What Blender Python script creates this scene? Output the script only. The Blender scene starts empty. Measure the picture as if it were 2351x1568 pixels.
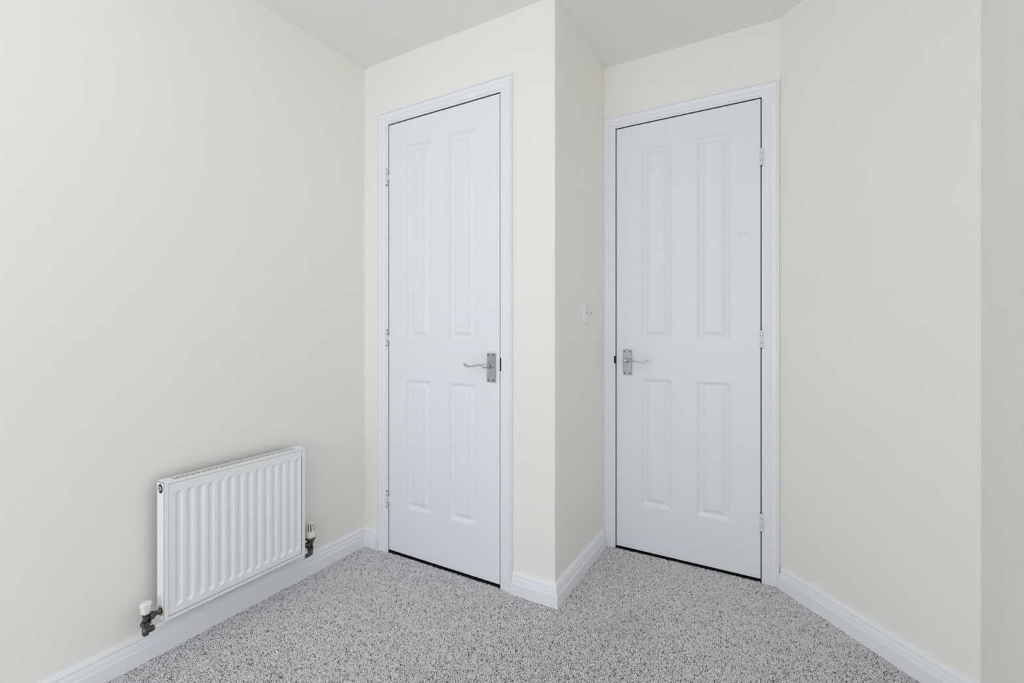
import bpy, bmesh, math, random
import numpy as np
from mathutils import Vector, Matrix

random.seed(7)
scene = bpy.context.scene
COL = scene.collection
PI = math.pi

# ------------------------------------------------------------------ key dimensions (metres)
XL = -1.738                       # left wall
Y1 = 1.606                        # wall with the narrow door, beside the radiator wall
XB = -0.7315                      # side of the boxed-out closet
Y2 = 2.1765                       # wall of the recess with the second door
XS = 0.0024                       # recess / splayed wall corner
SPL = 0.6613                      # length of the splayed wall
XE, YE = XS + SPL * math.sqrt(.5), Y2 - SPL * math.sqrt(.5)
YB = -3.30                        # wall behind the camera
HC = 2.297                        # ceiling
CAMZ = 1.046

# ------------------------------------------------------------------ camera
cam_d = bpy.data.cameras.new('camera')
cam_d.sensor_fit = 'HORIZONTAL'
cam_d.sensor_width = 36.0
cam_d.lens = 36.0 * 1071.56 / 2351
cam_d.shift_y = -(784 - 752.42) / 2351
cam_d.clip_start = 0.02
cam = bpy.data.objects.new('camera', cam_d)
COL.objects.link(cam)
cam.location = (0, 0, CAMZ)
cam.rotation_euler = (PI / 2, 0, 0.51921)
scene.camera = cam

# ------------------------------------------------------------------ world, lamps, exposure
w = bpy.data.worlds.new('world')
scene.world = w
w.use_nodes = True
bg = w.node_tree.nodes['Background']
bg.inputs[0].default_value = (0.75, 0.87, 1.0, 1)
bg.inputs[1].default_value = 1.0

WIN = (-1.66, 0.39, 0.03, 2.00)      # unseen window enlarged for even light, behind the camera: x0, x1, z0, z1
ld = bpy.data.lights.new('window_daylight', 'AREA')
ld.shape = 'RECTANGLE'
ld.size = WIN[1] - WIN[0] - .1
ld.size_y = WIN[3] - WIN[2] - .1
ld.energy = 29.0
ld.color = (0.885, 0.928, 1.0)
lo = bpy.data.objects.new('window_daylight', ld)
COL.objects.link(lo)
lo.location = ((WIN[0] + WIN[1]) / 2, YB - 0.20, (WIN[2] + WIN[3]) / 2)
lo.rotation_euler = (PI / 2 - math.radians(8), 0, 0)      # tilted down to brighten the lower doors

WIN2 = (-2.9, -1.3, 0.55, 2.05)        # window opening added for side fill light, right wall: y0, y1, z0, z1
ld = bpy.data.lights.new('added_side_fill', 'AREA')  # added lamp, fills the left wall, closet side and radiator
ld.shape = 'RECTANGLE'
ld.size = WIN2[1] - WIN2[0] - .1
ld.size_y = WIN2[3] - WIN2[2] - .1
ld.energy = 12.5
ld.color = (0.885, 0.928, 1.0)
lo = bpy.data.objects.new('added_side_fill', ld)
COL.objects.link(lo)
lo.location = (XE + 0.03, (WIN2[0] + WIN2[1]) / 2, (WIN2[2] + WIN2[3]) / 2)
lo.rotation_euler = (PI / 2, 0, PI / 2)

ld = bpy.data.lights.new('ceiling_bulb', 'POINT')
ld.energy = 4.0
ld.color = (1.0, 0.945, 0.86)
ld.shadow_soft_size = 0.10
lo = bpy.data.objects.new('ceiling_bulb', ld)
COL.objects.link(lo)
lo.location = (-0.72, 0.20, 2.02)

scene.view_settings.view_transform = 'Standard'
scene.view_settings.look = 'None'
scene.view_settings.exposure = -0.05
scene.view_settings.gamma = 1.0
scene.view_settings.use_curve_mapping = False
try:
    scene.cycles.max_bounces = 16
    scene.cycles.diffuse_bounces = 10
    scene.cycles.caustics_reflective = False
    scene.cycles.caustics_refractive = False
except Exception:
    pass


# ------------------------------------------------------------------ materials
class NT:
    def __init__(self, name):
        self.m = bpy.data.materials.new(name)
        self.m.use_nodes = True
        self.t = self.m.node_tree
        self.b = self.t.nodes['Principled BSDF']

    def n(self, typ, **kw):
        nd = self.t.nodes.new(typ)
        for k, v in kw.items():
            setattr(nd, k, v)
        return nd

    def l(self, a, b):
        self.t.links.new(a, b)


def plain(name, col, rough=.5, metal=0.0, spec=None, coat=0):
    t = NT(name)
    t.b.inputs['Base Color'].default_value = (*col, 1)
    t.b.inputs['Roughness'].default_value = rough
    t.b.inputs['Metallic'].default_value = metal
    if spec is not None:
        t.b.inputs['Specular IOR Level'].default_value = spec
    # faint surface unevenness, so that nothing is perfectly uniform
    tc = t.n('ShaderNodeTexCoord')
    nz = t.n('ShaderNodeTexNoise')
    nz.inputs['Scale'].default_value = 60
    mr = t.n('ShaderNodeMapRange')
    mr.inputs[3].default_value = max(0, rough - .06)
    mr.inputs[4].default_value = min(1, rough + .06)
    t.l(tc.outputs['Object'], nz.inputs['Vector'])
    t.l(nz.outputs['Fac'], mr.inputs[0])
    t.l(mr.outputs[0], t.b.inputs['Roughness'])
    return t.m


def add_marks(t, tc, colsock, marks):
    """wear with a shape of its own: small chips / smears at fixed places of the object.
    marks: (x, y, z, radius, colour, strength, softness)"""
    for (x, y, z, r, c, s, soft) in marks:
        d = t.n('ShaderNodeVectorMath', operation='DISTANCE')
        d.inputs[1].default_value = (x, y, z)
        t.l(tc.outputs['Object'], d.inputs[0])
        mr = t.n('ShaderNodeMapRange')
        mr.inputs[1].default_value = r * (1 - soft)
        mr.inputs[2].default_value = r * (1 + soft)
        mr.inputs[3].default_value = s
        mr.inputs[4].default_value = 0
        t.l(d.outputs['Value'], mr.inputs[0])
        mx = t.n('ShaderNodeMix', data_type='RGBA')
        mx.inputs[7].default_value = (*c, 1)
        t.l(mr.outputs[0], mx.inputs[0])
        t.l(colsock, mx.inputs[6])
        colsock = mx.outputs[2]
    return colsock


def wall_paint(name, col, marks=()):
    t = NT(name)
    tc = t.n('ShaderNodeTexCoord')
    n1 = t.n('ShaderNodeTexNoise')
    n1.inputs['Scale'].default_value = 2.2
    n1.inputs['Detail'].default_value = 3
    t.l(tc.outputs['Object'], n1.inputs['Vector'])
    mx = t.n('ShaderNodeMix', data_type='RGBA')
    mx.inputs[6].default_value = (col[0] * .985, col[1] * .99, col[2] * .995, 1)
    mx.inputs[7].default_value = (col[0] * 1.012, col[1] * 1.01, col[2] * 1.008, 1)
    t.l(n1.outputs['Fac'], mx.inputs[0])
    c = mx.outputs[2]
    c = add_marks(t, tc, c, marks)
    t.l(c, t.b.inputs['Base Color'])
    t.b.inputs['Roughness'].default_value = .62
    t.b.inputs['Specular IOR Level'].default_value = .25
    n2 = t.n('ShaderNodeTexNoise')
    n2.inputs['Scale'].default_value = 260
    n2.inputs['Detail'].default_value = 2
    n3 = t.n('ShaderNodeTexNoise')
    n3.inputs['Scale'].default_value = 14
    n3.inputs['Detail'].default_value = 2
    t.l(tc.outputs['Object'], n2.inputs['Vector'])
    t.l(tc.outputs['Object'], n3.inputs['Vector'])
    b = t.n('ShaderNodeBump')
    b.inputs['Strength'].default_value = .05
    b.inputs['Distance'].default_value = .001
    b2 = t.n('ShaderNodeBump')
    b2.inputs['Strength'].default_value = .06
    b2.inputs['Distance'].default_value = .01
    t.l(n2.outputs['Fac'], b.inputs['Height'])
    t.l(n3.outputs['Fac'], b2.inputs['Height'])
    t.l(b2.outputs[0], b.inputs['Normal'])
    t.l(b.outputs[0], t.b.inputs['Normal'])
    return t.m


def door_paint(name, col, axis, marks=()):
    """satin white over an embossed wood grain running along the given axis"""
    t = NT(name)
    tc = t.n('ShaderNodeTexCoord')
    mp = t.n('ShaderNodeMapping')
    mp.inputs['Scale'].default_value = (130, 130, 5) if axis == 'Z' else (5, 130, 130)
    t.l(tc.outputs['Object'], mp.inputs['Vector'])
    nz = t.n('ShaderNodeTexNoise')
    nz.inputs['Scale'].default_value = 1.0
    nz.inputs['Detail'].default_value = 4
    nz.inputs['Distortion'].default_value = .6
    t.l(mp.outputs[0], nz.inputs['Vector'])
    b = t.n('ShaderNodeBump')
    b.inputs['Strength'].default_value = .16
    b.inputs['Distance'].default_value = .0012
    t.l(nz.outputs['Fac'], b.inputs['Height'])
    t.l(b.outputs[0], t.b.inputs['Normal'])
    rgb = t.n('ShaderNodeRGB')
    rgb.outputs[0].default_value = (*col, 1)
    c = add_marks(t, tc, rgb.outputs[0], marks)
    t.l(c, t.b.inputs['Base Color'])
    t.b.inputs['Roughness'].default_value = .38
    t.b.inputs['Specular IOR Level'].default_value = .35
    return t.m


WALLC = (.905, .889, .850)
WHITE = (.862, .874, .90)
DARKCHIP = (.06, .055, .05)
M_wall = wall_paint('cream_wall_paint', WALLC)
M_wallside = wall_paint('cream_wall_paint_side', WALLC, [
    (XB, Y1, .300, .0045, (.2, .19, .17), .8, .5), (XB, Y1, .325, .003, (.3, .28, .26), .8, .5),
    (XB, Y1, .36, .002, (.2, .19, .17), .8, .5)])
M_wallsplay = wall_paint('cream_wall_paint_splay', WALLC, [
    (XS + .075, Y2 - .075, 1.19, .05, (.80, .85, .86), .15, .8),
    (XS + .10, Y2 - .10, 1.13, .04, (.82, .85, .84), .15, .8)])
M_ceil = wall_paint('ceiling_paint', (.88, .873, .855))
M_white = plain('white_gloss_woodwork', (.885, .895, .92), .35, spec=.4)
M_rad = plain('radiator_enamel', (.90, .91, .915), .30, spec=.5)
M_radin = plain('radiator_inside_shade', (.03, .03, .03), .7)  # shade put into the colour, so the grille slots read black
M_cap = plain('white_plastic', (.84, .845, .85), .38)
M_cream = plain('aged_cream_plastic', (.78, .755, .66), .4)
M_greypl = plain('grey_plastic', (.40, .39, .37), .5)
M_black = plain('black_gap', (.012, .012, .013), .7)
M_rust = plain('rusty_rim', (.55, .42, .29), .7)
M_satin = plain('satin_chrome_plate', (.48, .48, .485), .22, 1.0)
M_chrome = plain('polished_chrome', (.62, .625, .635), .07, 1.0)
M_screw = plain('dark_screw_metal', (.07, .07, .075), .35, .9)
M_brass = plain('tarnished_valve_metal', (.115, .115, .11), .30, .9)
M_hinge = plain('painted_hinge', (.78, .78, .765), .4)

MARKS1 = [(-1.0115, Y1, .34, .0018, DARKCHIP, .9, .3), (-1.117, Y1, .098, .0022, DARKCHIP, .8, .3),
          (-.985, Y1, .285, .0015, DARKCHIP, .7, .3)]
MARKS2 = [(-.6595, Y2, .793, .0024, DARKCHIP, .9, .4), (-.655, Y2, .70, .0012, DARKCHIP, .7, .4),
          (-.657, Y2, .665, .0011, DARKCHIP, .7, .4), (-.178, Y2, .487, .003, DARKCHIP, .8, .5),
          (-.386, Y2, 1.686, .004, (.6, .6, .6), .7, .7), (-.146, Y2, 1.437, .008, (.70, .71, .72), .5, .8),
          (-.115, Y2, 1.44, .008, (.70, .71, .72), .5, .8), (-.127, Y2, 1.445, .006, (.70, .71, .72), .5, .8),
          (-.43, Y2, .235, .002, DARKCHIP, .6, .4)]
M_dz1 = door_paint('white_door_paint_upright', WHITE, 'Z', MARKS1)
M_dx1 = door_paint('white_door_paint_level', WHITE, 'X')
M_dz2 = door_paint('white_door_paint_upright_recess', WHITE, 'Z', MARKS2)
M_dx2 = door_paint('white_door_paint_level_recess', WHITE, 'X')


def carpet_material(name, attr):
    t = NT(name)
    ramp = t.n('ShaderNodeValToRGB')
    cr = ramp.color_ramp
    cr.interpolation = 'LINEAR'
    cr.elements[0].position = 0.0
    cr.elements[0].color = (.12, .115, .125, 1)
    cr.elements[1].position = 1.0
    cr.elements[1].color = (.95, .93, .94, 1)
    for p_, c_ in ((.06, (.20, .195, .205)), (.12, (.58, .565, .58)), (.5, (.80, .785, .80))):
        e = cr.elements.new(p_)
        e.color = (*c_, 1)
    if attr:
        a = t.n('ShaderNodeAttribute', attribute_name='tone')
        t.l(a.outputs['Fac'], ramp.inputs['Fac'])
    else:
        tc = t.n('ShaderNodeTexCoord')
        v = t.n('ShaderNodeTexVoronoi')
        v.inputs['Scale'].default_value = 190
        t.l(tc.outputs['Object'], v.inputs['Vector'])
        sx = t.n('ShaderNodeSeparateColor')
        t.l(v.outputs['Color'], sx.inputs[0])
        t.l(sx.outputs[0], ramp.inputs['Fac'])
        b = t.n('ShaderNodeBump')
        b.inputs['Strength'].default_value = .8
        b.inputs['Distance'].default_value = .004
        b.invert = True
        t.l(v.outputs['Distance'], b.inputs['Height'])
        t.l(b.outputs[0], t.b.inputs['Normal'])
    tcm = t.n('ShaderNodeTexCoord')
    csock = add_marks(t, tcm, ramp.outputs[0], [(-.452, 1.655, 0, .040, (.42, .36, .31), .20, .95), (-.485, 1.575, 0, .045, (.45, .39, .34), .14, .95), (-.43, 1.72, 0, .035, (.45, .40, .35), .10, .95)])
    t.l(csock, t.b.inputs['Base Color'])
    t.b.inputs['Roughness'].default_value = .9
    t.b.inputs['Specular IOR Level'].default_value = .1
    t.b.inputs['Sheen Weight'].default_value = .15
    return t.m


M_carpet = carpet_material('grey_heather_carpet', False)
M_pile = carpet_material('grey_heather_pile', True)


# ------------------------------------------------------------------ geometry helpers
class MB:
    def __init__(self):
        self.v, self.f, self.mi, self.sm = [], [], [], []

    def face(self, pts, mi=0, smooth=False):
        i = len(self.v)
        self.v += [tuple(p) for p in pts]
        self.f.append(list(range(i, i + len(pts))))
        self.mi.append(mi)
        self.sm.append(smooth)

    def grid(self, rows, close_u=False, close_v=False, mi=0, smooth=False):
        """rows: list of equally long lists of points"""
        i = len(self.v)
        nu, nv = len(rows[0]), len(rows)
        for r in rows:
            self.v += [tuple(p) for p in r]
        for a in range(nv - (0 if close_v else 1)):
            for b in range(nu - (0 if close_u else 1)):
                a2, b2 = (a + 1) % nv, (b + 1) % nu
                self.f.append([i + a * nu + b, i + a * nu + b2, i + a2 * nu + b2, i + a2 * nu + b])
                self.mi.append(mi)
                self.sm.append(smooth)

    def box(self, x0, x1, y0, y1, z0, z1, mi=0):
        p = [(x, y, z) for x in (x0, x1) for y in (y0, y1) for z in (z0, z1)]
        for q in ((0, 1, 3, 2), (4, 6, 7, 5), (0, 4, 5, 1), (2, 3, 7, 6), (0, 2, 6, 4), (1, 5, 7, 3)):
            self.face([p[k] for k in q], mi)

    def prism(self, plan, z0, z1, mi=0):
        n = len(plan)
        self.face([(x, y, z0) for x, y in plan][::-1], mi)
        self.face([(x, y, z1) for x, y in plan], mi)
        for k in range(n):
            a, b = plan[k], plan[(k + 1) % n]
            self.face([(*a, z0), (*b, z0), (*b, z1), (*a, z1)], mi)

    def lathe(self, prof, origin, axis='Z', n=24, mi=0, smooth=True, start=0.0):
        """prof: list of (radius, height) along the axis"""
        ox, oy, oz = origin
        rows = []
        for r, h in prof:
            row = []
            for k in range(n):
                a = start + 2 * PI * k / n
                c, s = r * math.cos(a), r * math.sin(a)
                if axis == 'Z':
                    row.append((ox + c, oy + s, oz + h))
                elif axis == 'Y':
                    row.append((ox + c, oy + h, oz + s))
                else:
                    row.append((ox + h, oy + c, oz + s))
            rows.append(row)
        self.grid(rows, close_u=True, mi=mi, smooth=smooth)
        self.face(rows[0][::-1], mi)
        self.face(rows[-1], mi)

    def tube(self, path, radii, n=16, mi=0, up=(0, 0, 1)):
        """path of points, radii (side, up) per point; elliptical section"""
        P = [Vector(p) for p in path]
        rows = []
        for k, p in enumerate(P):
            d = (P[min(k + 1, len(P) - 1)] - P[max(k - 1, 0)]).normalized()
            s = d.cross(Vector(up))
            if s.length < 1e-6:
                s = d.cross(Vector((1, 0, 0)))
            s.normalize()
            u = s.cross(d).normalized()
            ra, rb = radii[k] if isinstance(radii[k], tuple) else (radii[k], radii[k])
            rows.append([p + s * (ra * math.cos(2 * PI * j / n)) + u * (rb * math.sin(2 * PI * j / n)) for j in range(n)])
        self.grid(rows, close_u=True, mi=mi, smooth=True)
        self.face(rows[0][::-1], mi)
        self.face(rows[-1], mi)

    def sweep(self, prof, p0, p1, m0, m1, mi=0, cap0=True, cap1=True):
        """straight moulding: prof = (offset from wall, z); m0/m1 = mitre directions at the ends"""
        a = [(p0[0] + o * m0[0], p0[1] + o * m0[1], z) for o, z in prof]
        b = [(p1[0] + o * m1[0], p1[1] + o * m1[1], z) for o, z in prof]
        self.grid([a, b], close_u=True, mi=mi)
        if cap0:
            self.face(a[::-1], mi)
        if cap1:
            self.face(b, mi)

    def build(self, name, mats, parent=None, merge=True, recalc=True, smooth_angle=None):
        me = bpy.data.meshes.new(name)
        me.from_pydata([tuple(v) for v in self.v], [], self.f)
        for m in (mats if isinstance(mats, (list, tuple)) else [mats]):
            me.materials.append(m)
        for p, mi, sm in zip(me.polygons, self.mi, self.sm):
            p.material_index = mi
            p.use_smooth = sm
        if merge or recalc:
            bm = bmesh.new()
            bm.from_mesh(me)
            if merge:
                bmesh.ops.remove_doubles(bm, verts=bm.verts, dist=1e-6)
            if recalc:
                bmesh.ops.recalc_face_normals(bm, faces=bm.faces)
            bm.to_mesh(me)
            bm.free()
        o = bpy.data.objects.new(name, me)
        COL.objects.link(o)
        if parent is not None:
            attach(o, parent)
        return o


def world_loc(o):
    m = Matrix.Identity(4)
    while o is not None:
        m = o.matrix_parent_inverse @ m if False else m
        m = Matrix.Translation(o.location) @ m if o.parent is None else o.matrix_parent_inverse @ Matrix.Translation(o.location) @ m
        o = o.parent
    return m


def attach(o, parent):
    o.parent = parent
    # keep the child's world placement: mesh data is written in room coordinates
    loc = Vector((0, 0, 0))
    p = parent
    if p.type == 'EMPTY':
        loc = p.location
    o.matrix_parent_inverse = Matrix.Translation(-loc)


def tag(o, label=None, cat=None, kind=None, group=None):
    if label:
        o['label'] = label
    if cat:
        o['category'] = cat
    if kind:
        o['kind'] = kind
    if group:
        o['group'] = group
    return o


def empty(name, loc):
    o = bpy.data.objects.new(name, None)
    o.empty_display_size = .05
    COL.objects.link(o)
    o.location = loc
    return o


# ------------------------------------------------------------------ floor, ceiling, walls
FZ = -.006
floor_plan = [(XL - .1, YB - .1), (XE + .1, YB - .1), (XE + .1, YE + .3), (XS + .15, Y2 + .25), (XB - .02, Y2 + .25), (XB - .02, Y1 + .3), (XL - .1, Y1 + .3)]
mb = MB()
mb.prism(floor_plan, FZ - .08, FZ)
floor = tag(mb.build('floor', M_carpet), 'grey heather carpeted floor of the room and recess', 'floor', 'structure')

mb = MB()
mb.prism(floor_plan, HC, HC + .1)
tag(mb.build('ceiling', M_ceil), 'plain off-white ceiling above both doors', 'ceiling', 'structure')

LG = .0042                         # gap round a door leaf
LT = .026                         # thickness of the door lining
D1 = (-1.5807, -.9757)            # leaf edges of the closet door
D2 = (-.6720, -.0650)             # leaf edges of the recess door
DZ0, DZ1 = .0105, 1.9905
OH = DZ1 + .005 + LT              # top of the wall openings
R = .006
c45 = math.sqrt(.5)
arc = [(XB - R + R * math.sin(a), Y1 + R - R * math.cos(a)) for a in (0, PI / 8, PI / 4, 3 * PI / 8, PI / 2)]

mb = MB()
mb.prism([(XL - .1, YB - .1), (XL, YB), (XL, Y1), (XL - .1, Y1)], FZ, HC)
tag(mb.build('wall_left', M_wall), 'long cream left wall behind the radiator', 'wall', 'structure')

mb = MB()
o0, o1 = D1[0] - LG - LT, D1[1] + LG + LT
mb.prism([(XL, Y1), (o0, Y1), (o0, Y1 + .11), (XL, Y1 + .11)], FZ, HC)
mb.prism([(o1, Y1)] + arc[:3] + [(XB - .02, Y1 + .02), (XB - .02, Y1 + .11), (o1, Y1 + .11)], FZ, HC)
mb.prism([(o0, Y1), (o1, Y1), (o1, Y1 + .11), (o0, Y1 + .11)], OH, HC)
mb.box(o0 - .02, o1 + .02, Y1 + .125, Y1 + .145, FZ, OH + .02)      # dark closet behind the shut door is closed off
tag(mb.build('wall_front', M_wall), 'cream wall around the narrow door on the left, beside the radiator', 'wall', 'structure')

mb = MB()
mb.prism([(XB, Y2)] + [(XB - .02, Y2), (XB - .02, Y1 + .02)] + arc[2:], FZ, HC)
tag(mb.build('wall_side', M_wallside), 'narrow shaded cream side wall of the boxed-out closet with the light switch', 'wall', 'structure')

mb = MB()
o0, o1 = D2[0] - LG - LT, D2[1] + LG + LT
mb.prism([(XB, Y2), (o0, Y2), (o0, Y2 + .11), (XB, Y2 + .11)], FZ, HC)
mb.prism([(o1, Y2), (XS, Y2), (XS, Y2 + .11), (o1, Y2 + .11)], FZ, HC)
mb.prism([(o0, Y2), (o1, Y2), (o1, Y2 + .11), (o0, Y2 + .11)], OH, HC)
mb.box(o0 - .02, o1 + .02, Y2 + .125, Y2 + .145, FZ, OH + .02)
tag(mb.build('wall_recess', M_wall), 'cream end wall of the recess above the right door', 'wall', 'structure')

t8 = math.tan(PI / 8) * .1
mb = MB()
mb.prism([(XS, Y2), (XE, YE), (XE + .1, YE + t8), (XS + .0707, Y2 + .0707)], FZ, HC)
tag(mb.build('wall_splay', M_wallsplay), 'cream splayed wall running from the right door towards the viewer', 'wall', 'structure')

mb = MB()
wy0, wy1, wz0, wz1 = WIN2
mb.prism([(XE, YE), (XE, wy1), (XE + .1, wy1), (XE + .1, YE + t8)], FZ, HC)
mb.prism([(XE, wy0), (XE, YB), (XE + .1, YB - .1), (XE + .1, wy0)], FZ, HC)
mb.prism([(XE, wy1), (XE, wy0), (XE + .1, wy0), (XE + .1, wy1)], FZ, wz0)
mb.prism([(XE, wy1), (XE, wy0), (XE + .1, wy0), (XE + .1, wy1)], wz1, HC)
tag(mb.build('wall_right', M_wall), 'shaded strip of cream wall at the right edge of the picture', 'wall', 'structure')

mb = MB()
x0, x1, z0, z1 = WIN
for (a, b, c, d) in ((XL, x0, FZ, HC), (x1, XE, FZ, HC), (x0, x1, FZ, z0), (x0, x1, z1, HC)):
    mb.box(a, b, YB - .1, YB, c, d)
tag(mb.build('wall_back', M_wall), 'cream wall behind the camera with the window', 'wall', 'structure')

# window (unseen, behind the camera; opening enlarged for even daylight)
win = empty('window_1', ((x0 + x1) / 2, YB - .06, z0))
tag(win, 'unseen white framed window in the wall behind the camera, enlarged for even light', 'window', 'structure')
mb = MB()
for (a, b, c, d) in ((x0, x0 + .05, z0, z1), (x1 - .05, x1, z0, z1), (x0 + .05, x1 - .05, z0, z0 + .05), (x0 + .05, x1 - .05, z1 - .05, z1)):
    mb.box(a, b, YB - .09, YB - .04, c, d)
mb.build('window_frame', M_white, win)

win = empty('added_window_2', (XE + .06, (wy0 + wy1) / 2, wz0))  # unseen window added around the side fill lamp
tag(win, 'white framed window added in the right wall behind the camera for fill light', 'window', 'structure')
mb = MB()
for (a, b, c, d) in ((wy0, wy0 + .05, wz0, wz1), (wy1 - .05, wy1, wz0, wz1), (wy0 + .05, wy1 - .05, wz0, wz0 + .05), (wy0 + .05, wy1 - .05, wz1 - .05, wz1)):
    mb.box(XE + .04, XE + .09, a, b, c, d)
mb.build('window_frame', M_white, win)

# ------------------------------------------------------------------ baseboards
BB = [(0, FZ), (.018, FZ), (.018, .0445), (.0172, .0457), (.0132, .0462), (.0132, .0480), (.0142, .0510), (.0128, .061),
      (.0098, .0680), (.0076, .0712), (.0076, .0726), (.0112, .0730), (.0120, .0740), (.0110, .0775), (.0078, .0830),
      (.0050, .0862), (.0030, .0868), (0, .0868)]


def baseboard(name, p0, p1, m0, m1, label):
    b = MB()
    b.sweep(BB, p0, p1, m0, m1)
    return tag(b.build(name, M_white), label, 'baseboard', 'structure')


AW, AREV = .048, .011             # architrave width and reveal on the lining
A1L = D1[0] - LG - AREV - AW      # outer edges of the architraves
A1R = D1[1] + LG + AREV + AW
baseboard('baseboard_left', (XL, YB), (XL, Y1), (1, 1), (1, -1), 'long white moulded skirting under the radiator')
baseboard('baseboard_front', (XL, Y1), (A1L - .0008, Y1), (1, -1), (0, -1), 'tiny white skirting piece in the corner left of the left door')
baseboard('baseboard_corner', (A1R + .0008, Y1), (XB, Y1), (0, -1), (1, -1), 'short white skirting right of the left door, ending at the outer corner')
baseboard('baseboard_side', (XB, Y1), (XB, Y2 - .0180), (1, -1), (1, 0), 'white skirting receding along the closet side below the light switch')
baseboard('baseboard_splay', (XS + c45 * .0262, Y2 - c45 * .0262), (XE, YE), (-2 * c45, 0), (-1, -.4142), 'white skirting right of the right door, running to the lower right')
baseboard('baseboard_right', (XE, YE), (XE, YB), (-1, -.4142), (-1, 1), 'white skirting on the right wall beside the camera')
baseboard('baseboard_back', (XE, YB), (XL, YB), (-1, 1), (1, 1), 'white skirting under the window behind the camera')

# ------------------------------------------------------------------ door linings and architraves (trim)
# section across an architrave: (distance from the inner edge, thickness)
AP = [(0, .0), (0, .0050), (.0018, .0066), (.0065, .0072), (.0085, .0088), (.0115, .0098), (.0145, .0090), (.0162, .0068),
      (.0180, .0070), (.0210, .0112), (.0265, .0128), (.0385, .0140), (.0390, .0112), (.0404, .0112), (.0410, .0158),
      (.0425, .0168), (.0468, .0168), (.0480, .0155), (.0480, .0)]


def trim(name, D, Y, wl, wr, label, latch):
    """lining and three architrave pieces round the opening; wl / wr = widths of the two upright pieces"""
    xl, xr, zt = D[0] - LG, D[1] + LG, DZ1 + .005
    t = empty(name, ((xl + xr) / 2, Y, 0))
    tag(t, label, 'door frame', 'structure')
    li = MB()
    e = .0003
    li.box(xl - LT + e, xl, Y - .0002, Y + .108, FZ, zt + LT - e)
    li.box(xr, xr + LT - e, Y - .0002, Y + .108, FZ, zt + LT - e)
    li.box(xl, xr, Y - .0002, Y + .108, zt, zt + LT - e)
    li.build('door_lining', M_white, t)
    th = MB()  # black strip under the leaf, shade of the gap put into its colour
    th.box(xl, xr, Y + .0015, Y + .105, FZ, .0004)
    tag(th.build('under_door_shade', M_black, t), 'black strip for the shade under the door')
    st = MB()
    st.box(xl, xl + .014, Y + .041, Y + .075, .001, zt)
    st.box(xr - .014, xr, Y + .041, Y + .075, .001, zt)
    st.box(xl + .014, xr - .014, Y + .041, Y + .075, zt - .014, zt)
    st.build('door_stop', M_white, t)
    ds = MB()  # black strips set in the gaps to stand for their shade
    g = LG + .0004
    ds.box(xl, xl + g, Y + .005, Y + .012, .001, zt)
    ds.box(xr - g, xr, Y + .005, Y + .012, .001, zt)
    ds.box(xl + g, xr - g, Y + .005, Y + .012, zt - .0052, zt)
    tag(ds.build('gap_shade_strip', M_black, t), 'black strip for the shade in the gap round the door')
    il, ir, it = xl - AREV, xr + AREV, zt + .0075
    sl, sr, s = wl / AW, wr / AW, .046 / AW

    def piece(nm, a, b):
        m = MB()
        m.grid([a, b], close_u=True)
        m.face(a[::-1])
        m.face(b)
        m.build(nm, M_white, t)
    # left upright, right upright, head, mitred at the top corners
    piece('architrave', [(il - u * sl, Y - h, FZ) for u, h in AP], [(il - u * sl, Y - h, it + u * s) for u, h in AP])
    piece('architrave', [(ir + u * sr, Y - h, FZ) for u, h in AP], [(ir + u * sr, Y - h, it + u * s) for u, h in AP])
    piece('architrave', [(il - u * sl, Y - h, it + u * s) for u, h in AP], [(ir + u * sr, Y - h, it + u * s) for u, h in AP])
    # keep / strike plate in the lining at latch height
    k = MB()
    if latch == 'right':
        k.box(xr - .0012, xr + .0035, Y - .0012, Y + .03, .872, .925)
    else:
        k.box(xl - .0065, xl + .0012, Y - .0012, Y + .03, .876, .912)
    tag(k.build('strike_plate', M_black, t), 'dark metal latch plate')
    return t


trim('trim_1', D1, Y1, AW, AW, 'white moulded frame around the left door', 'right')
trim('trim_2', D2, Y2, (D2[0] - LG - AREV) - XB - .0002, XS - .001 - (D2[1] + LG + AREV), 'white moulded frame around the right door in the recess', 'left')

# ------------------------------------------------------------------ doors
PX = (.110, .248, .3515, .490)    # panel edges across the leaf
PZ = (.211, .801, .982, 1.867)    # panel edges up the leaf
# moulding round a raised panel: (inset, depth below the face, at sides) ; the last is the raised field
PROF = [(0, 0), (.0008, .0030), (.0045, .0036), (.0052, .0058), (.0085, .0082), (.0125, .0118), (.0165, .0132),
        (.0185, .0132), (.0365, .0040), (.0369, .0014)]


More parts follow.
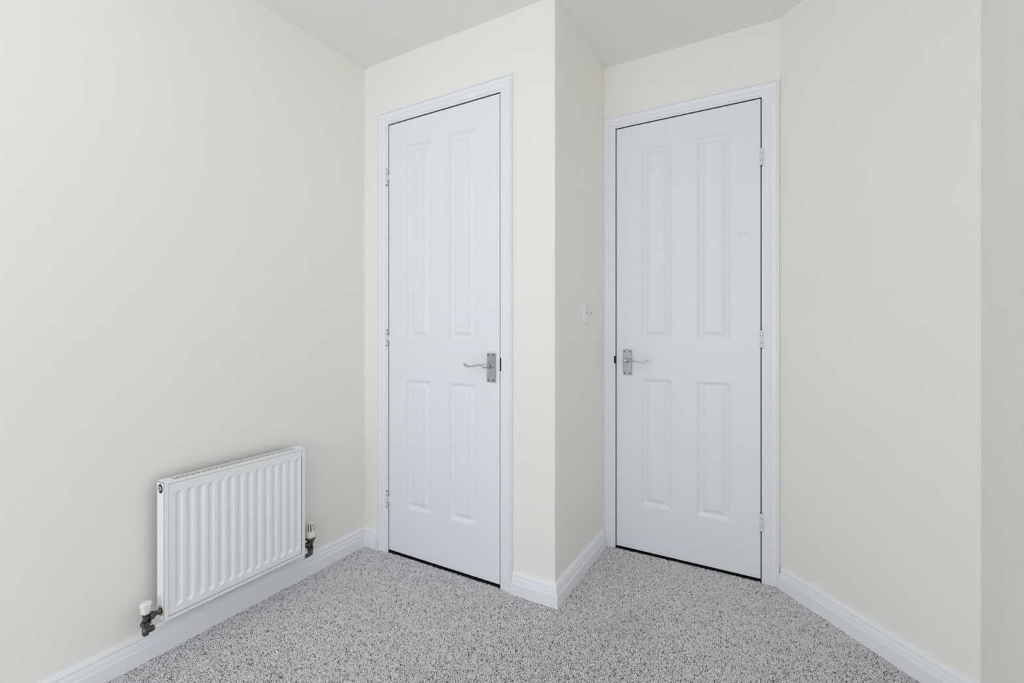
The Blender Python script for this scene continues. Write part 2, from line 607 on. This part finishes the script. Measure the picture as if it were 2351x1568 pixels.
def make_door(name, D, Y, mirror, mats, label, hinge_on_left):
    W = D[1] - D[0]
    d = empty(name, ((D[0] + D[1]) / 2, Y + .02, 0))
    tag(d, label, 'door', 'structure')
    Yf = Y + .0015

    def T(x, dep, z):
        return ((D[0] + x) if not mirror else (D[1] - x), Yf + dep, DZ0 + z)
    H = DZ1 - DZ0
    xs = [0, .0018, *PX, W - .0018, W]
    zs = [0, .0018, *PZ, H - .0018, H]
    leaf = MB()
    for i in range(len(xs) - 1):
        for j in range(len(zs) - 1):
            if i in (2, 4) and j in (2, 4):
                continue

            def dp(a, b):
                return .0018 if (a in (0, len(xs) - 1) or b in (0, len(zs) - 1)) else 0
            rail = (i in (2, 3, 4)) and j in (1, 3, 5) and not (i == 3 and j not in (1, 3, 5))
            leaf.face([T(xs[i], dp(i, j), zs[j]), T(xs[i + 1], dp(i + 1, j), zs[j]), T(xs[i + 1], dp(i + 1, j + 1), zs[j + 1]), T(xs[i], dp(i, j + 1), zs[j + 1])],
                      1 if rail else 0)
    # edges and back
    e = .0018
    bk = .038
    for i in range(len(xs) - 1):
        leaf.face([T(xs[i], e, 0), T(xs[i + 1], e, 0), T(xs[i + 1], bk, 0), T(xs[i], bk, 0)])
        leaf.face([T(xs[i], e, H), T(xs[i + 1], e, H), T(xs[i + 1], bk, H), T(xs[i], bk, H)])
    for j in range(len(zs) - 1):
        leaf.face([T(0, e, zs[j]), T(0, e, zs[j + 1]), T(0, bk, zs[j + 1]), T(0, bk, zs[j])])
        leaf.face([T(W, e, zs[j]), T(W, e, zs[j + 1]), T(W, bk, zs[j + 1]), T(W, bk, zs[j])])
    leaf.face([T(0, bk, 0), T(W, bk, 0), T(W, bk, H), T(0, bk, H)])
    lf = leaf.build('door_leaf', mats, d)
    for (a, b) in ((0, 1), (2, 3)):
        for (c, e2) in ((0, 1), (2, 3)):
            p = MB()
            rings = []
            for ins, dep in PROF:
                q = [(PX[a] + ins, PZ[c] + ins), (PX[b] - ins, PZ[c] + ins), (PX[b] - ins, PZ[e2] - ins), (PX[a] + ins, PZ[e2] - ins)]
                rings.append([T(x, dep, z) for x, z in q])
            for r0, r1 in zip(rings[:-1], rings[1:]):
                for k in range(4):
                    p.face([r0[k], r0[(k + 1) % 4], r1[(k + 1) % 4], r1[k]], 1 if k in (0, 2) else 0)
            p.face(rings[-1])
            p.build('raised_panel', mats, lf)
    # three butt hinges: knuckle of three barrels with a pin
    hx = D[0] - .0085 if hinge_on_left else D[1] + .0035
    for hz in (1.7485, .9995, .2465):
        hb = MB()
        # flap let into the edges of leaf and lining
        if hinge_on_left:
            hb.box(hx, D[0] + .0012, Y - .0016, Y + .006, hz - .013, hz + .011)
        else:
            hb.box(D[1] - .0035, hx, Y - .0016, Y + .006, hz - .033, hz + .033)
        h = hb.build('hinge', M_hinge, d)
        r = .0056
        for (za, zb) in ((-.036, -.0165), (-.0155, .0135), (.0145, .036)):
            kb = MB()
            kb.lathe([(r - .0012, za), (r, za + .0012), (r, zb - .0012), (r - .0012, zb)], (hx, Y - .0042, hz), n=16)
            kb.build('knuckle', M_hinge, h)
        pb = MB()
        pb.lathe([(.0030, -.0385), (.0030, .0385)], (hx, Y - .0042, hz), n=10)
        pb.build('hinge_pin', M_screw, h)
    # scroll lever handle on a plate
    s = 1 if hinge_on_left else -1            # the lever points away from the latch edge
    px = D[1] - .0405 - .0015 + .0035 if hinge_on_left else D[0] + .0545
    pz0, pz1 = .8255, .9425
    hwid = .0205
    pl = MB()
    ring = [(hwid, 0), (hwid, .0035), (hwid - .003, .0062)]
    rows = []
    for hw, dep in ring:
        dz = hwid - hw
        rows.append([(px - hw, Yf - dep, pz0 + dz), (px + hw, Yf - dep, pz0 + dz), (px + hw, Yf - dep, pz1 - dz), (px - hw, Yf - dep, pz1 - dz)])
    pl.grid(rows, close_u=True)
    pl.face(rows[-1])
    pl.face(rows[0][::-1])
    hd = tag(pl.build('door_handle', M_satin, d), 'satin chrome plate with a scroll lever')
    hz = .8925
    lv = MB()
    lv.lathe([(.0125, -.0055), (.0125, -.0090), (.0100, -.0110), (.0080, -.0140), (.0096, -.0175), (.0096, -.0205), (.0078, -.0235),
              (.0080, -.0360), (.0090, -.0440), (.0092, -.0500), (.0080, -.0530), (.0010, -.0540)], (px, Yf, hz), axis='Y', n=24)
    pts, rad = [], []
    shape = [(-.004, -.0002, .0050, .0070), (.000, .0000, .0064, .0092), (.005, .0004, .0066, .0094), (.010, .0018, .0062, .0080), (.015, .0032, .0056, .0060),
             (.022, .0042, .0050, .0043), (.034, .0036, .0048, .0032), (.050, .0004, .0048, .0029), (.064, -.0026, .0050, .0032), (.076, -.0038, .0056, .0040),
             (.086, -.0026, .0062, .0050), (.094, .0006, .0066, .0058), (.100, .0040, .0062, .0056), (.104, .0062, .0050, .0042), (.1065, .0074, .0022, .0018)]
    for dx, dz, ra, rb in shape:
        bow = -.046 + .006 * math.sin(min(1, dx / .108) * PI) * -1
        pts.append((px - s * dx, Yf + bow, hz + dz))
        rad.append((ra, rb))
    lv.tube(pts, rad, n=18)
    tag(lv.build('lever', M_chrome, hd), 'polished chrome scroll lever')
    for sx in (-1, 1):
        for sz in (pz0 + .0085, pz1 - .0085):
            sb = MB()
            sb.lathe([(.0030, -.0058), (.0030, -.0066), (.0022, -.0074), (.0006, -.0076)], (px + sx * .0125, Yf, sz), axis='Y', n=14)
            sb.build('screw', M_screw, hd)
    # latch face plate on the leaf's edge
    lb = MB()
    if hinge_on_left:
        lb.box(D[1] - .001, D[1] + .0012, Y + .008, Y + .030, .86, .93)
    else:
        lb.box(D[0] - .0012, D[0] + .001, Y + .008, Y + .030, .86, .93)
    lb.build('latch', M_screw, d)
    return d


make_door('door_1', D1, Y1, False, [M_dz1, M_dx1], 'white four-panel left door hinged on its left, beside the radiator wall', True)
make_door('door_2', D2, Y2, True, [M_dz2, M_dx2], 'white four-panel right door in the recess, hinged on its right', False)

# ------------------------------------------------------------------ light switch
sy, sz = 1.938, 1.111
sw = empty('light_switch', (XB, sy, sz))
tag(sw, 'small square white light switch on the shaded side wall between the doors', 'switch')
b = MB()
hw, t_ = .0435, .0095
rows = [[(XB + dep, sy - q, sz - q), (XB + dep, sy + q, sz - q), (XB + dep, sy + q, sz + q), (XB + dep, sy - q, sz + q)]
        for q, dep in ((hw, 0), (hw, t_ - .003), (hw - .001, t_ - .001), (hw - .003, t_))]
b.grid(rows, close_u=True)
b.face(rows[-1])
b.face(rows[0][::-1])
b.build('faceplate', M_cap, sw)
b = MB()
b.face([(XB + t_ - .0002, sy - .0075, sz - .0145), (XB + t_ - .0002, sy + .0075, sz - .0145), (XB + t_ + .0015, sy + .007, sz - .0135), (XB + t_ + .0015, sy - .007, sz - .0135)])
prof = [(.0002, -.0145), (.0012, -.0135), (.0020, -.006), (.0032, .004), (.0048, .0125), (.0046, .0135), (-.0002, .0145)]
rows = [[(XB + t_ + h, sy - .0068, sz + z) for h, z in prof], [(XB + t_ + h, sy + .0068, sz + z) for h, z in prof]]
b.grid(rows)
b.face(rows[0][::-1])
b.face(rows[1])
b.build('rocker', M_cap, sw)
b = MB()
for (ya, yb, za, zb) in ((-.0082, -.0072, -.0155, .0155), (.0072, .0082, -.0155, .0155), (-.0072, .0072, -.0155, -.0147), (-.0072, .0072, .0147, .0155)):
    b.box(XB + t_ - .0004, XB + t_ + .0002, sy + ya, sy + yb, sz + za, sz + zb)
tag(b.build('rocker_gap', M_greypl, sw), 'grey gap around the rocker')
for q in (-.0302, .0302):
    b = MB()
    b.lathe([(.0034, -.0005), (.0034, .0008), (.0020, .0012)], (XB + t_, sy + q, sz), axis='X', n=14)
    tag(b.build('screw', M_screw, sw), 'dark screw head')

# ------------------------------------------------------------------ radiator
RY0, RY1 = .7237, 1.2195
RZ0, RZ1 = .129, .5635
OB, OF = .033, .080               # back and front of the radiator, off the wall
rx = lambda o: XL + o
rad = empty('radiator', (XL, (RY0 + RY1) / 2, RZ0))
tag(rad, 'white fluted panel radiator hung low on the left wall', 'radiator')

# pressed front panel with fourteen vertical channels
PY0, PY1, PZ0_, PZ1_ = RY0 + .0112, RY1 - .0128, .1415, .5575
ys, dy = [PY0, PY0 + .003], [0.003, 0.0]
pitch = .03245
for i in range(14):
    a = .7543 + i * pitch
    for q, dep in ((0, 0), (.0040, 1), (.0125, 1), (.0215, 0)):
        ys.append(a + q)
        dy.append(dep * .0080)
ys += [PY1 - .003, PY1]
dy += [0.0, .003]
zs_ = [PZ0_, PZ0_ + .003,   .1625, .1735, .5155, .5262, PZ1_ - .004, PZ1_ - .001, PZ1_]
zk = [0, 0, 0, 1, 1, 0, 0, 0, 0]
ze = [.003, 0, 0, 0, 0, 0, 0, .002, .006]
rows = []
for z, k, e in zip(zs_, zk, ze):
    row = []
    for i, (y, dep) in enumerate(zip(ys, dy)):
        edge = i in (0, len(ys) - 1)
        row.append((rx(OF - .0012 - max(e, dep if (k or edge) else 0)), y, z))
    rows.append(row)
b = MB()
b.grid(rows)
# back skin so that the panel has depth
bo = OF - .014
b.face([(rx(bo), PY0, PZ0_), (rx(bo), PY1, PZ0_), (rx(bo), PY1, PZ1_), (rx(bo), PY0, PZ1_)])
for r in (rows[0], rows[-1]):
    for k in range(len(r) - 1):
        b.face([r[k], r[k + 1], (rx(bo), r[k + 1][1], r[k + 1][2]), (rx(bo), r[k][1], r[k][2])])
for k in (0, -1):
    for j in range(len(rows) - 1):
        p, q = rows[j][k], rows[j + 1][k]
        b.face([p, q, (rx(bo), q[1], q[2]), (rx(bo), p[1], p[2])])
b.build('front_panel', M_rad, rad)

# convector fins behind the panel, near-black to stand for the slot shade
b = MB()
zig = []
k = 0
y = PY0 + .006
while y < PY1 - .006:
    zig.append((rx(OB + .005 if k % 2 else bo - .001), y))
    y += .009
    k += 1
b.grid([[(x, y, .165) for x, y in zig], [(x, y, .5612) for x, y in zig]])
tag(b.build('convector_fins', M_radin, rad, recalc=False), 'fins inside, blackened for the shade in the slots')

# bottom lip
b = MB()
b.box(rx(OB + .004), rx(OF), RY0 + .0108, RY1 - .0108, RZ0 + .001, RZ0 + .0102)
b.build('bottom_rail', M_rad, rad)


def plate_hole(b, y, o0, o1, z0, z1, holes, mi=0, n=20):
    """plate in the plane Y = y from offset o0 to o1, with round holes stacked in z"""
    cells = []
    zc = z0
    for (oc, hz, r) in sorted(holes, key=lambda h: h[1]):
        cells.append((zc, hz - r - .004, None))
        cells.append((hz - r - .004, hz + r + .004, (oc, hz, r)))
        zc = hz + r + .004
    cells.append((zc, z1, None))
    for za, zb, h in cells:
        if h is None:
            b.face([(rx(o0), y, za), (rx(o1), y, za), (rx(o1), y, zb), (rx(o0), y, zb)], mi)
            continue
        oc, hz, r = h

        def edge(a):
            c, s = math.cos(a), math.sin(a)
            k = 1e9
            if c > 1e-9:
                k = min(k, (o1 - oc) / c)
            if c < -1e-9:
                k = min(k, (o0 - oc) / c)
            if s > 1e-9:
                k = min(k, (zb - hz) / s)
            if s < -1e-9:
                k = min(k, (za - hz) / s)
            return (oc + k * c, hz + k * s)
        angs = sorted([2 * PI * i / n for i in range(n)] + [math.atan2(zz - hz, oo - oc) % (2 * PI) for oo in (o0, o1) for zz in (za, zb)])
        for i, a in enumerate(angs):
            a2 = angs[(i + 1) % len(angs)]
            e0, e1 = edge(a), edge(a2)
            b.face([(rx(e0[0]), y, e0[1]), (rx(e1[0]), y, e1[1]), (rx(oc + r * math.cos(a2)), y, hz + r * math.sin(a2)), (rx(oc + r * math.cos(a)), y, hz + r * math.sin(a))], mi)


VO = .0575                        # valve axis, off the wall
holes = [(.054, .541, .0148), (VO, .160, .0145)]
for side, yy, inn in ((0, RY0, 1), (1, RY1, -1)):
    b = MB()
    plate_hole(b, yy, OB, OF - .002, RZ0 + .001, RZ1 - .004, holes)
    plate_hole(b, yy + inn * .0012, OB, OF - .002, RZ0 + .001, RZ1 - .004, holes)
    # folded strip on the front
    b.box(rx(OF - .004), rx(OF), min(yy, yy + inn * .0106), max(yy, yy + inn * .0106), RZ0, RZ1 - .0045)
    b.build('side_panel', M_rad, rad, recalc=False)

# top grille with slots
b = MB()
gz0, gz1 = RZ1 - .0015, RZ1
gy0, gy1 = RY0 + .0016, RY1 + .0035
sa, sb_ = .037, .0675
b.box(rx(OB - .003), rx(sa), gy0, gy1, gz0, gz1)
b.box(rx(sb_), rx(OF + .001), gy0, gy1, gz0, gz1)
s0, ns, sp, sw_ = .757, 47, .00925, .0056
b.box(rx(sa), rx(sb_), gy0, s0, gz0, gz1)
for i in range(ns):
    a = s0 + i * sp + sw_
    e_ = a + sp - sw_ if i < ns - 1 else gy1
    b.box(rx(sa), rx(sb_), a, e_, gz0, gz1)
b.box(rx(OF - .0005), rx(OF + .001), gy0, gy1, gz0 - .0045, gz0)
b.build('top_grille', M_rad, rad)

# air vent plug in the left end, collars round the valve holes, brackets to the wall
b = MB()
b.lathe([(.0085, .0015), (.0085, -.0004), (.0070, -.0012), (.0032, -.0012), (.003, .001)], (rx(.0525), RY0, .541), axis='Y', n=8, smooth=False)
tag(b.build('bleed_plug', M_greypl, rad), 'grey air bleed plug in a dark hole')
b = MB()
b.lathe([(.0155, .0016), (.0155, .0030)], (rx(.054), RY0, .541), axis='Y', n=20)  # black disc closes the hole, giving its shade by colour
tag(b.build('plug_shade_disc', M_black, rad), 'black disc for the shade round the bleed plug')
for yy, sg in ((RY0, -1), (RY1, 1)):
    b = MB()
    rows = []
    for r, h in ((.0142, 0), (.0160, .0), (.0160, .0012), (.0142, .0012)):
        rows.append([(rx(VO) + r * math.cos(2 * PI * k / 24), yy + sg * h, .160 + r * math.sin(2 * PI * k / 24)) for k in range(24)])
    b.grid(rows, close_u=True, close_v=True)
    tag(b.build('hole_rim', M_rust, rad), 'stained rim round the pipe hole')
for yy in (.84, 1.10):
    b = MB()
    b.box(XL, rx(OB + .006), yy - .015, yy + .015, .20, .50)
    b.build('bracket', M_rad, rad)

# lockshield valve, left end
vy = .6835
lv = MB()
P = (rx(VO), vy, 0)
lv.lathe([(.0082, .166), (.0082, .150), (.0082, .149)], P, n=6, smooth=False)
lv.lathe([(.0100, .175), (.0100, .166), (.0082, .1655)], P, n=16)
lv.lathe([(.0135, .1475), (.0140, .1465), (.0140, .1360), (.0130, .1350)], P, n=6, smooth=False, start=.3)
lv.lathe([(.0098, .1350), (.0095, .1120), (.0080, .1065), (.0040, .1045)], P, n=16)
lv.lathe([(.0075, -.002), (.0090, .008)], (rx(VO), vy, .158), axis='Y', n=16)
lv.lathe([(.0118, .008), (.0124, .0095), (.0124, .0185), (.0116, .0200)], (rx(VO), vy, .1585), axis='Y', n=8, smooth=False)
lv.lathe([(.0098, .0200), (.0090, .0225), (.0072, .0245), (.0072, .0330), (.0090, .0340), (.0090, .0480)], (rx(VO), vy, .159), axis='Y', n=16)
lv.tube([(rx(VO), vy, .122), (rx(VO), vy + .008, .119), (rx(VO), vy + .018, .1185), (rx(VO), vy + .0205, .1185)], [.0085, .0092, .0095, .0085], n=16)
valve = tag(lv.build('lockshield_valve', M_brass, rad), 'tarnished dark metal valve with a white cap at the near end')
cb = MB()
cb.lathe([(.0104, .1715), (.0112, .1725), (.0165, .2000), (.0158, .2035), (.0128, .2062), (.0010, .2066)], P, n=6, smooth=False, start=.45)
tag(cb.build('valve_cap', M_cap, valve), 'white faceted plastic cap')
pb = MB()
pb.tube([(rx(VO), vy + .019, .1185), (rx(VO), vy + .050, .1185), (rx(VO - .004), vy + .066, .1185), (rx(VO - .018), vy + .075, .1185), (rx(.018), vy + .077, .1185), (rx(-.004), vy + .077, .1185)], [.0066] * 6, n=14)
tag(pb.build('supply_pipe', M_white, valve), 'white painted pipe into the wall')

# thermostatic valve, right end
ty = 1.2615
P = (rx(VO), ty, 0)
tv = MB()
tv.lathe([(.0105, .1655), (.0120, .1600), (.0120, .1560), (.0090, .1545), (.0090, .1400)], P, n=18)
tv.lathe([(.0128, .1405), (.0132, .1395), (.0132, .1300), (.0122, .1290)], P, n=6, smooth=False, start=.2)
tv.lathe([(.0100, .1290), (.0095, .1160), (.0075, .1085), (.0040, .1060)], P, n=16)
tv.lathe([(.0080, .002), (.0088, -.008)], (rx(VO), ty, .152), axis='Y', n=16)
tv.lathe([(.0116, -.008), (.0122, -.0095), (.0122, -.0185), (.0114, -.0200)], (rx(VO), ty, .1525), axis='Y', n=8, smooth=False)
tv.lathe([(.0096, -.0200), (.0090, -.0225), (.0074, -.0250), (.0074, -.0380), (.0090, -.0400), (.0090, -.0480)], (rx(VO), ty, .156), axis='Y', n=16)
tv.tube([(rx(VO), ty, .119), (rx(VO), ty - .004, .1125), (rx(VO), ty - .014, .1105), (rx(VO), ty - .028, .1105)], [.0088, .0086, .0078, .0074], n=16)
valve2 = tag(tv.build('thermostatic_valve', M_brass, rad), 'dark metal valve under a cream thermostat head at the far end')
kb = MB()
kb.lathe([(.0150, .1700), (.0188, .1720), (.0196, .1745), (.0196, .1810), (.0180, .1820), (.0120, .1640)][:5], P, n=28)
kb.lathe([(.0128, .1640), (.0150, .1700)], P, n=28)
tag(kb.build('valve_collar', M_greypl, valve2, recalc=True), 'dark grey collar')
valve2.children[0].data.materials[0] = plain('charcoal_collar', (.07, .072, .07), .4)
hb = MB()
HP = [(.0186, .1815), (.0200, .1830), (.0202, .1860), (.0201, .2080)]
hb.lathe([(.0186, .1815), (.0200, .1828), (.0202, .1860), (.0200, .2085), (.0100, .2086)], P, n=32)
# open crown of ribs above, closed by a small dome
for k in range(12):
    a0 = 2 * PI * k / 12 + .10
    a1 = a0 + 2 * PI / 12 * .58
    rows = []
    for (ro, z) in ((.0200, .2080), (.0192, .2180), (.0176, .2280), (.0150, .2370), (.0120, .2405)):
        rr = []
        for a in (a0, (a0 + a1) / 2, a1):
            rr.append((P[0] + ro * math.cos(a), P[1] + ro * math.sin(a), z))
        ri = max(ro - .004, .004)
        for a in (a1, (a0 + a1) / 2, a0):
            rr.append((P[0] + ri * math.cos(a), P[1] + ri * math.sin(a), z))
        rows.append(rr)
    hb.grid(rows, close_u=True)
hb.lathe([(.0080, .2385), (.0138, .2390), (.0128, .2412), (.0100, .2432), (.0040, .2440), (.0008, .2441)], P, n=24)
head = tag(hb.build('thermostat_head', M_cream, valve2), 'aged cream slotted thermostat head')
ib = MB()
ib.lathe([(.0125, .2080), (.0110, .2385)], P, n=16)
tag(ib.build('head_core', M_black, valve2), 'dark inside of the slotted head')
pb = MB()
pb.tube([(rx(VO), ty - .026, .1105), (rx(VO - .003), ty - .040, .1105), (rx(VO - .014), ty - .050, .1105), (rx(.02), ty - .052, .1105), (rx(-.004), ty - .052, .1105)], [.0064] * 5, n=14)
tag(pb.build('supply_pipe', M_white, valve2), 'white painted pipe into the wall')

# ------------------------------------------------------------------ carpet pile (real tufts, one uncountable mass)
rng = np.random.default_rng(11)


def inside(x, y):
    m = 0.0145
    ok = (x > XL + m) & (y < Y2 - .003) & (y > .55)
    ok &= ~((x < XB + m) & (y > Y1 - m) & ~((x > D1[0]) & (x < D1[1]) & (y < Y1 - .003) & (y > Y1 - m)))
    ok &= ~((x > XB) & (y > Y2 - .012) & ~((x > D2[0]) & (x < D2[1])))
    ok &= (x - XS) + (y - Y2) < -.018 * 1.4142 + .004
    ok &= x < XE - m
    return ok


def near(x, y):
    f = -math.sin(.51921) * x + math.cos(.51921) * y
    return f > 1.22


ST = .0032
gx, gy = np.meshgrid(np.arange(XL, XE, ST), np.arange(.5, Y2 + .05, ST * .9))
gx = gx + (np.arange(gx.shape[0]) % 2)[:, None] * ST * .5
x = (gx + rng.uniform(-.45, .45, gx.shape) * ST).ravel()
y = (gy + rng.uniform(-.45, .45, gy.shape) * ST).ravel()
k = inside(x, y) & near(x, y)
x, y = x[k], y[k]
n = len(x)
tone = rng.random(n)
hgt = rng.uniform(.0060, .0082, n)
rad_ = rng.uniform(.0015, .0025, n)
lean_a = rng.uniform(0, 2 * PI, n)
lean = rng.uniform(.0, .0030, n)
# the pile lies over differently in broad patches, as brushed by feet and vacuum
px_ = np.sin(3.1 * x + 1.7 * y + .6) + np.sin(-2.2 * x + 4.3 * y + 2.0)
py_ = np.cos(2.7 * x - 3.3 * y + 1.1) + np.sin(5.1 * x + 1.2 * y)
lx = lean * np.cos(lean_a) + .0011 * px_
ly = lean * np.sin(lean_a) + .0011 * py_
K = 4
ang0 = rng.uniform(0, 2 * PI, n)
V = np.zeros((n, 2 * K + 1, 3), np.float32)
for j in range(K):
    a = ang0 + 2 * PI * j / K
    V[:, j, 0] = x + .75 * rad_ * np.cos(a)
    V[:, j, 1] = y + .75 * rad_ * np.sin(a)
    V[:, j, 2] = FZ
    V[:, K + j, 0] = x + .65 * lx + rad_ * .92 * np.cos(a + .4)
    V[:, K + j, 1] = y + .65 * ly + rad_ * .92 * np.sin(a + .4)
    V[:, K + j, 2] = FZ + hgt * .70
V[:, 2 * K, 0] = x + lx
V[:, 2 * K, 1] = y + ly
V[:, 2 * K, 2] = FZ + hgt
tri = []
for j in range(K):
    j2 = (j + 1) % K
    tri += [(j, j2, K + j2), (j, K + j2, K + j), (K + j, K + j2, 2 * K)]
tri = np.array(tri, np.int32)
F = (np.arange(n, dtype=np.int32)[:, None, None] * (2 * K + 1) + tri[None]).reshape(-1, 3)
me = bpy.data.meshes.new('carpet_pile')
me.vertices.add(n * (2 * K + 1))
me.vertices.foreach_set('co', V.reshape(-1))
me.loops.add(len(F) * 3)
me.loops.foreach_set('vertex_index', F.reshape(-1))
me.polygons.add(len(F))
me.polygons.foreach_set('loop_start', np.arange(0, len(F) * 3, 3, dtype=np.int32))
me.polygons.foreach_set('use_smooth', np.ones(len(F), bool))
at = me.attributes.new('tone', 'FLOAT', 'POINT')
at.data.foreach_set('value', np.repeat(tone, 2 * K + 1).astype(np.float32))
me.materials.append(M_pile)
me.update(calc_edges=True)
pile = bpy.data.objects.new('carpet_pile', me)
COL.objects.link(pile)
pile['kind'] = 'stuff'
attach(pile, floor)
print('tufts', n, 'tris', len(F))
